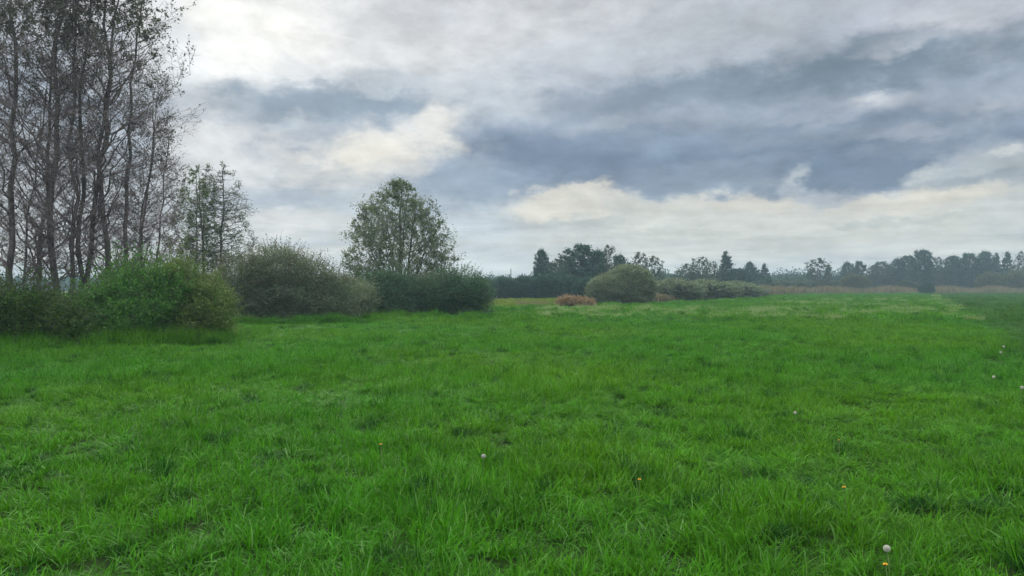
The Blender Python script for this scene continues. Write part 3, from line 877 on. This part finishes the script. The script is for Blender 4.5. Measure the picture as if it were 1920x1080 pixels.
# ------------------------------------------------------------------ blades: reeds, pale grass, meadow grass
def blades(rng, base, length, width, lean, curl, K=5, d=None):
    """arched tapering blades; base (N,3)"""
    n = len(base)
    th = rng.uniform(0, 2 * math.pi, n) if d is None else d
    h = np.stack([np.cos(th), np.sin(th), np.zeros(n)], 1)
    side = np.stack([-np.sin(th), np.cos(th), np.zeros(n)], 1)
    tw = rng.uniform(-.8, .8, n)[:, None]
    side = norm(side + h * tw)
    s = np.linspace(0, 1, K)
    a0 = lean; ang = a0[:, None] + curl[:, None] * s[None] ** 1.3
    step = (length / (K - 1))[:, None]
    dx = np.cumsum(np.concatenate([np.zeros((n, 1)), (np.sin(ang) * step)[:, :-1]], 1), 1)
    dz = np.cumsum(np.concatenate([np.zeros((n, 1)), (np.cos(ang) * step)[:, :-1]], 1), 1)
    c = base[:, None] + h[:, None] * dx[..., None] + np.array([0, 0, 1.0]) * dz[..., None]
    wv = width[:, None] * np.array([.7, 1.0, .9, .6, .08])[None] if K == 5 else width[:, None] * np.linspace(1, .1, K)[None]
    l = c - side[:, None] * wv[..., None] * .5; r = c + side[:, None] * wv[..., None] * .5
    V = np.stack([l, r], 2).reshape(-1, 3)
    i = np.arange(n * K * 2).reshape(n, K, 2)
    q = np.stack([i[:, :-1, 0], i[:, :-1, 1], i[:, 1:, 1], i[:, 1:, 0]], -1).reshape(-1, 4)
    return V, q


def reeds():
    rng = np.random.default_rng(21)
    pts = []
    line = [(1225, 77), (1300, 86), (1420, 132), (1520, 172), (1740, 186), (1940, 198), (2300, 240)]
    pl = [at(px, D) for px, D in line]
    for a, b2, wd, n in zip(pl[:-1], pl[1:], (2, 2.5, 5, 8, 10, 12), (2600, 3600, 6000, 9000, 12000, 5000)):
        t = rng.uniform(0, 1, n); off = rng.uniform(0, wd, n)
        x = a.x + (b2.x - a.x) * t; y = a.y + (b2.y - a.y) * t + off
        pts.append(np.stack([x, y, np.zeros(n)], 1))
    p = np.concatenate(pts); n = len(p)
    clump = 0.75 + 0.35 * np.sin(p[:, 0] * .5) * np.sin(p[:, 1] * .35)
    hgt = np.where(p[:, 1] < 130, 1.0, 2.0) * rng.uniform(.7, 1.1, n) * clump
    o = obj('reed_bed', mesh_from('reed_bed', *blades(rng, p, hgt, rng.uniform(.05, .1, n), rng.uniform(0, .15, n), rng.uniform(0, .4, n), 4), M['reed']))
    tag(o, 'belt of dry beige reeds along the far edge of the meadow', 'reeds', kind='stuff')
    n = 2600
    c = at(1010, 62)
    p = np.stack([rng.uniform(.3, 4.6, n), rng.uniform(60, 66, n), np.zeros(n)], 1)
    o = obj('dry_grass', mesh_from('dry_grass', *blades(rng, p, rng.uniform(.25, .5, n), rng.uniform(.015, .03, n), rng.uniform(0, .4, n), rng.uniform(0, .8, n), 4), M['reed']))
    tag(o, 'brownish dry grass left of the rust brown bush', 'dry grass', kind='stuff')


reeds()


def grass_patch(rng, size, ntuft, per, L, mat, name, wmul=1.0):
    """a square of turf: tufts of arching blades with gaps between them"""
    tc_ = rng.uniform(-size / 2, size / 2, (ntuft, 2))
    hh = rng.uniform(.65, 1.25, ntuft)
    n = ntuft * per
    c = np.repeat(tc_, per, 0); hm = np.repeat(hh, per)
    off = rng.normal(size=(n, 2)) * .028
    base = np.concatenate([c + off, np.full((n, 1), -.02)], 1)
    th = np.arctan2(off[:, 1], off[:, 0]) + rng.normal(size=n) * 1.1
    ln = L * hm * rng.uniform(.5, 1.25, n)
    V, q = blades(rng, base, ln, rng.uniform(.0038, .0085, n) * wmul, rng.uniform(.05, .95, n), rng.uniform(.3, 3.2, n) * rng.uniform(.3, 1, n), 5, th)
    me = mesh_from(name, V, q, mat, True)
    return bpy.data.objects.new(name, me)


def scatter(name, sources, pts, rot, scl, idx, label, cat):
    """one object: turf patches set out on given points"""
    src = bpy.data.collections.new(name + '_sources')
    for o in sources: src.objects.link(o)
    me = bpy.data.meshes.new(name)
    n = len(pts)
    me.vertices.add(n); me.vertices.foreach_set('co', np.asarray(pts, np.float32).ravel())
    a = me.attributes.new('rot', 'FLOAT_VECTOR', 'POINT'); a.data.foreach_set('vector', np.asarray(rot, np.float32).ravel())
    a = me.attributes.new('scl', 'FLOAT_VECTOR', 'POINT'); a.data.foreach_set('vector', np.asarray(scl, np.float32).ravel())
    a = me.attributes.new('pick', 'INT', 'POINT'); a.data.foreach_set('value', np.asarray(idx, np.int32))
    o = obj(name, me)
    ng = bpy.data.node_groups.new(name, 'GeometryNodeTree')
    ng.interface.new_socket('Geometry', in_out='INPUT', socket_type='NodeSocketGeometry')
    ng.interface.new_socket('Geometry', in_out='OUTPUT', socket_type='NodeSocketGeometry')
    N = ng.nodes; Lk = ng.links
    gi = N.new('NodeGroupInput'); go = N.new('NodeGroupOutput')
    ci = N.new('GeometryNodeCollectionInfo'); ci.inputs['Collection'].default_value = src
    ci.inputs['Separate Children'].default_value = True; ci.inputs['Reset Children'].default_value = True
    ip = N.new('GeometryNodeInstanceOnPoints'); ip.inputs['Pick Instance'].default_value = True

    def na(nm, ty):
        q = N.new('GeometryNodeInputNamedAttribute'); q.data_type = ty; q.inputs['Name'].default_value = nm
        return q.outputs['Attribute']
    er = N.new('FunctionNodeEulerToRotation')
    Lk.new(gi.outputs[0], ip.inputs['Points']); Lk.new(ci.outputs[0], ip.inputs['Instance'])
    Lk.new(na('pick', 'INT'), ip.inputs['Instance Index'])
    Lk.new(na('rot', 'FLOAT_VECTOR'), er.inputs[0]); Lk.new(er.outputs[0], ip.inputs['Rotation'])
    Lk.new(na('scl', 'FLOAT_VECTOR'), ip.inputs['Scale'])
    Lk.new(ip.outputs[0], go.inputs[0])
    md = o.modifiers.new('turf', 'NODES'); md.node_group = ng
    tag(o, label, cat, kind='stuff')
    return o


def vnoise(x, y, s, seed):
    """smooth value noise for the height of the sward"""
    r = np.random.default_rng(seed).uniform(0, 1, (256, 256))
    x = x / s + 1000; y = y / s + 1000
    i = np.floor(x).astype(int); j = np.floor(y).astype(int); fx = x - i; fy = y - j
    fx = fx * fx * (3 - 2 * fx); fy = fy * fy * (3 - 2 * fy)
    g = lambda a, b: r[a % 256, b % 256]
    return (g(i, j) * (1 - fx) + g(i + 1, j) * fx) * (1 - fy) + (g(i, j + 1) * (1 - fx) + g(i + 1, j + 1) * fx) * fy


def meadow():
    rng = np.random.default_rng(77)
    S = .42
    near_src = [grass_patch(rng, S, 20, 15, .17, M['grass'], 'turf_patch', 1.2) for _ in range(8)]
    wide_src = [grass_patch(rng, 1.2, 90, 14, .19, M['grass'], 'turf_wide', 1.9) for _ in range(5)]
    P_, R_, S_, I_ = [], [], [], []

    def ring(d0, d1, step, idx0, idxn, zs):
        xs = np.arange(-d1 * .75 - 6, d1 * .75 + 6, step); ys = np.arange(d0, d1, step)
        gx, gy = np.meshgrid(xs, ys); gx = gx.ravel(); gy = gy.ravel()
        k = np.abs(gx) < gy * .75 + 6
        gx = gx[k]; gy = gy[k]
        n = len(gx)
        gx = gx + rng.uniform(-.5, .5, n) * step; gy = gy + rng.uniform(-.5, .5, n) * step
        hn = .35 * vnoise(gx, gy, 3.5, 1) + .65 * vnoise(gx, gy, .62, 2)
        hz = zs * (.36 + 1.5 * hn ** 1.9) * rng.uniform(.75, 1.25, n)
        right = gx > EA * gy + EB
        hz = np.where(right, hz * .6, hz)
        sc = rng.uniform(.9, 1.15, n)
        P_.append(np.stack([gx, gy, ground_z(gx, gy)], 1))
        R_.append(np.stack([rng.normal(size=n) * .17, rng.normal(size=n) * .17, rng.uniform(0, 2 * math.pi, n)], 1))
        S_.append(np.stack([sc, sc, hz], 1)); I_.append(rng.integers(idx0, idx0 + idxn, n))
    ring(-2.0, 14, .28, 0, 8, 1.0)
    ring(14, 34, .36, 0, 8, 1.0)
    ring(34, 64, .95, 8, 5, 1.0)
    ring(64, 120, 1.5, 8, 5, 1.0)
    ring(120, 200, 2.1, 8, 5, 1.2)
    # collection children come back sorted by name: keep the same order here
    src = near_src + wide_src
    for i, o in enumerate(src): o.name = 'turf_%02d' % i
    scatter('meadow_grass', src, np.concatenate(P_), np.concatenate(R_), np.concatenate(S_), np.concatenate(I_),
            'long lush green meadow grass covering the whole field', 'grass')


meadow()


def pale_patches():
    """paler grass in flat patches on the far half of the meadow and along its straight right edge"""
    rng = np.random.default_rng(9)
    src = []
    for i in range(3):
        o = grass_patch(rng, .7, 30, 14, .26, M['pale'], 'pale_turf_%d' % i, 1.6); src.append(o)
    c = []
    for _ in range(38):
        px = rng.uniform(1380, 1760); py = rng.uniform(560, 603)
        if rng.uniform() > np.exp(-((px - 1620) / 190) ** 2): continue
        D = EYE * F / (py - HZ); c.append((px, D, rng.integers(2, 7)))
    for _ in range(26):
        px = rng.uniform(1040, 1420); D = EYE * F / (rng.uniform(578, 596) - HZ); c.append((px, D, rng.integers(2, 5)))
    P_ = []
    for px, D, n in c:
        p = at(px, D)
        q = np.stack([p.x + rng.normal(size=n) * 1.1, p.y + rng.normal(size=n) * .35, np.zeros(n)], 1); P_.append(q)
    P_ = np.concatenate(P_); n = len(P_)
    P_ = P_[P_[:, 0] < EA * P_[:, 1] + EB]; n = len(P_)
    P_[:, 2] = ground_z(P_[:, 0], P_[:, 1])
    sc = rng.uniform(.7, 1.3, n)
    scatter('pale_grass', src, P_, np.stack([rng.normal(size=n) * .1, rng.normal(size=n) * .1, rng.uniform(0, 6.3, n)], 1),
            np.stack([sc * 1.2, sc * 1.2, rng.uniform(1.2, 1.8, n)], 1), rng.integers(0, 3, n), 'flat patches of pale grass scattered over the far part of the meadow', 'pale grass')
    # tussocks along the edge, one thing each
    t0 = None
    ys = [34.5, 36.8, 39, 42, 46, 50.5, 55, 60, 66, 73, 81, 90, 101, 114, 128, 143]
    for i, y in enumerate(ys):
        x = EA * y + EB + rng.uniform(-1.0, .6)
        loc = (x, y, 0); s = rng.uniform(.5, .85) * (1 + (y - 34) / 160)
        lab = 'pale grass tussock on the straight right edge of the meadow'
        if t0 is None:
            n = 300
            base = np.concatenate([np.clip(rng.normal(size=(n, 2)), -1.5, 1.5) * np.array([.36, .26]), np.zeros((n, 1))], 1)
            th = np.arctan2(base[:, 1], base[:, 0]) + rng.normal(size=n) * .5
            me = mesh_from('tussock', *blades(rng, base, rng.uniform(.25, .5, n), rng.uniform(.012, .022, n), rng.uniform(.1, .5, n), rng.uniform(.3, 1.6, n), 5, th), M['pale'], True)
            t0 = obj('grass_tuft', me, None, loc); o = t0
        else:
            o = t0.copy(); COL.objects.link(o); o.location = loc
        o.scale = (s, s, min(s, 1.2) * rng.uniform(.8, 1.2)); o.rotation_euler = (0, 0, rng.uniform(0, 6))
        tag(o, lab, 'tussock', 'pale tussocks along the field edge')


pale_patches()


def rank_grass():
    """taller weeds where the mower does not reach, along the foot of the hedges"""
    rng = np.random.default_rng(31)
    src = [grass_patch(rng, .6, 36, 14, .34, M['grass'], 'rank_turf_%d' % i, 1.5) for i in range(3)]
    P_ = []
    for (pa, Da), (pb, Db), n in [((-40, 19.5), (190, 20.2), 80), ((190, 20.4), (432, 21.7), 90), ((432, 31.3), (665, 33.5), 60), ((660, 35.5), (905, 38.8), 80), ((905, 42), (1040, 58), 40)]:
        a = at(pa, Da); b2 = at(pb, Db); t = rng.uniform(0, 1, n)
        P_.append(np.stack([a.x + (b2.x - a.x) * t + rng.normal(size=n) * .15, a.y + (b2.y - a.y) * t + rng.normal(size=n) * .25, np.zeros(n)], 1))
    P_ = np.concatenate(P_); n = len(P_); sc = rng.uniform(.8, 1.2, n)
    scatter('rank_grass', src, P_, np.stack([rng.normal(size=n) * .1, rng.normal(size=n) * .1, rng.uniform(0, 6.3, n)], 1),
            np.stack([sc, sc, np.where(rng.uniform(size=n) < .3, rng.uniform(1.0, 1.7, n), rng.uniform(.45, .95, n))], 1), rng.integers(0, 3, n), 'taller tangled grass along the foot of the hedge', 'grass')


rank_grass()

# ------------------------------------------------------------------ dandelions
M['stem'] = plain_mat('dandelion_stem', (0.10, 0.16, 0.05))
M['petal'] = plain_mat('dandelion_petal', (0.75, 0.42, 0.01), .6, .2)
M['fluff'] = plain_mat('dandelion_fluff', (0.80, 0.80, 0.74), .8, .45)
M['core'] = plain_mat('dandelion_core', (0.22, 0.17, 0.10))


def sphere_dirs(n):
    i = np.arange(n) + .5
    ph = np.arccos(1 - 2 * i / n); th = math.pi * (1 + 5 ** .5) * i
    return np.stack([np.cos(th) * np.sin(ph), np.sin(th) * np.sin(ph), np.cos(ph)], 1)


def uv_ball(r, c, nu=12, nv=8, sz=1.0):
    v = []
    for j in range(nv + 1):
        p = math.pi * j / nv
        for i in range(nu):
            a = 2 * math.pi * i / nu; v.append((c[0] + r * math.sin(p) * math.cos(a), c[1] + r * math.sin(p) * math.sin(a), c[2] + r * sz * math.cos(p)))
    f = [(j * nu + i, j * nu + (i + 1) % nu, (j + 1) * nu + (i + 1) % nu, (j + 1) * nu + i) for j in range(nv) for i in range(nu)]
    return np.array(v), np.array(f)


def dandelion_parts(kind, h):
    rng = np.random.default_rng(int(h * 1000))
    K = 7; s = np.linspace(0, 1, K)
    pl = np.stack([.02 * np.sin(s * 2.2), .012 * np.sin(s * 3), s * h - .03 * (1 - s)], 1)[None]
    pl[0, :, :2] -= pl[0, -1, :2]
    out = [('stem', mesh_from('stem', *tubes(pl, np.full((1, K), .0028), 7), M['stem'], True))]
    if kind == 'clock':
        c = np.array([0, 0, h + .005]); rr = .0150
        d = sphere_dirs(190); d = d[d[:, 2] > -.93]
        pl = np.stack([c + d * .004, c + d * rr * .55, c + d * rr], 1)
        parts = [tubes(pl, np.full((len(d), 3), .00022), 3)]
        base = c + d * rr * .93                     # a little parasol of hairs on every stalk
        for q in range(7):
            a = norm(np.cross(d, rng.normal(size=d.shape)))
            tip = base + norm(d * .55 + a) * .0075
            parts.append(tubes(np.stack([base, (base + tip) / 2, tip], 1), np.full((len(d), 3), .00045), 3))
        out.append(('seed_head', mesh_from('seed_head', *join(parts), M['fluff'])))
        out.append(('receptacle', mesh_from('receptacle', *uv_ball(.006, c), M['core'], True)))
    else:
        c = np.array([0, 0, h]); vs = []
        parts = []
        for lay, (n, L, tilt) in enumerate([(34, .0125, .15), (30, .0105, .5), (24, .008, .85), (14, .0055, 1.25)]):
            th = np.arange(n) * 2 * math.pi / n + lay * .1
            hd = np.stack([np.cos(th), np.sin(th), np.zeros(n)], 1); sd_ = np.stack([-np.sin(th), np.cos(th), np.zeros(n)], 1)
            e = hd * math.cos(tilt) + np.array([0, 0, math.sin(tilt)])
            b0 = c + hd * .002 + np.array([0, 0, .001 * lay]); b1 = c + e * L
            wv = .0019
            V = np.stack([b0 - sd_ * wv * .6, b0 + sd_ * wv * .6, b1 + sd_ * wv, b1 - sd_ * wv], 1).reshape(-1, 3)
            parts.append((V, np.arange(n * 4).reshape(n, 4)))
        out.append(('flower_head', mesh_from('flower_head', *join(parts), M['petal'])))
        out.append(('calyx', mesh_from('calyx', *uv_ball(.006, (0, 0, h - .004), 10, 6, 1.3), M['stem'], True)))
    return out


dp = {}


def dandelion(px, py, kind, h, label, scale=1.0, group=None):
    D = (EYE - h * scale) * F / (py - HZ)
    k_ = (kind, h)
    if k_ not in dp: dp[k_] = dandelion_parts(kind, h)
    p = at(px, D)
    t = thing('dandelion', label, 'dandelion', (p.x, p.y, 0), px * .37 % 6, group, (scale, scale, scale))
    t.rotation_euler = (R(-14 + px % 17), R(-9 + py % 19), px * .37 % 6)
    for nm, me in dp[k_]: obj(nm, me, t)


GDn = 'dandelions in the grass'
dandelion(1665, 1032, 'clock', 0.2, 'large white dandelion clock closest to the camera, above a yellow flower', 1.0, GDn)
dandelion(1664, 1058, 'flower', 0.17, 'yellow dandelion flower just below the large white clock', 1.0, GDn)
dandelion(1591, 912, 'flower', 0.21, 'yellow dandelion flower in a dark hollow of the right foreground', 1.0, GDn)
dandelion(1202, 899, 'flower', 0.19, 'yellow dandelion flower alone in the middle foreground', 1.0, GDn)
dandelion(721, 832, 'flower', 0.21, 'small yellow dandelion flower farthest to the left', 1.05, GDn)
dandelion(903, 853, 'clock', 0.19, 'white dandelion clock near the centre of the field', 1.0, GDn)
dandelion(1572, 826, 'flower', 0.17, 'pale yellow dandelion flower straight behind the one in the hollow', 1.05, GDn)
dandelion(1907, 726, 'clock', 0.23, 'white dandelion clock at the right picture edge', 1.15, GDn)
dandelion(1866, 707, 'clock', 0.23, 'white dandelion clock a step left of the one at the edge', 1.15, GDn)
dandelion(1874, 660, 'clock', 0.23, 'far white dandelion clock near the field edge, nearer of two', 1.25, GDn)
dandelion(1883, 650, 'clock', 0.23, 'farthest white dandelion clock near the field edge', 1.25, GDn)
dandelion(1488, 774, 'clock', 0.17, 'small white dandelion clock in the right middle of the field', .9, GDn)

# far pole whose tip shows over the hedge
pv, pf = tubes(np.array([[[0, 0, -.1], [0, 0, 3], [0, 0, 6.4]]], float), np.array([[.13, .12, .10]]), 8)
cv, cf = tubes(np.array([[[-.5, 0, 6.0], [0, 0, 6.0], [.5, 0, 6.0]]], float), np.full((1, 3), .05), 6)
o = thing('utility_pole', 'thin pole whose tip shows above the low dark hedge', 'pole', at(958, 200))
obj('shaft', mesh_from('shaft', pv, pf, M['bark2'], True), o)

# ------------------------------------------------------------------ haze
def haze():
    a, y0, y1, z0, z1 = 740, -740, 760, -1.1, 19.0
    v = [(x, y, z) for z in (z0, z1) for y in (y0, y1) for x in (-a, a)]
    f = [(0, 2, 3, 1), (4, 5, 7, 6), (0, 1, 5, 4), (2, 6, 7, 3), (0, 4, 6, 2), (1, 3, 7, 5)]
    m = bpy.data.materials.new('haze'); m.use_nodes = True; t = NT(m.node_tree); t.n.clear()
    out = t.new('ShaderNodeOutputMaterial'); pv_ = t.new('ShaderNodeVolumePrincipled')
    pv_.inputs['Color'].default_value = (0.58, 0.80, 0.95, 1); pv_.inputs['Density'].default_value = HAZE
    t.l.new(pv_.outputs[0], out.inputs['Volume'])
    o = obj('haze', mesh_from('haze', np.array(v), np.array(f), m)); tag(o, kind='stuff')


HAZE = 0.0007
haze()
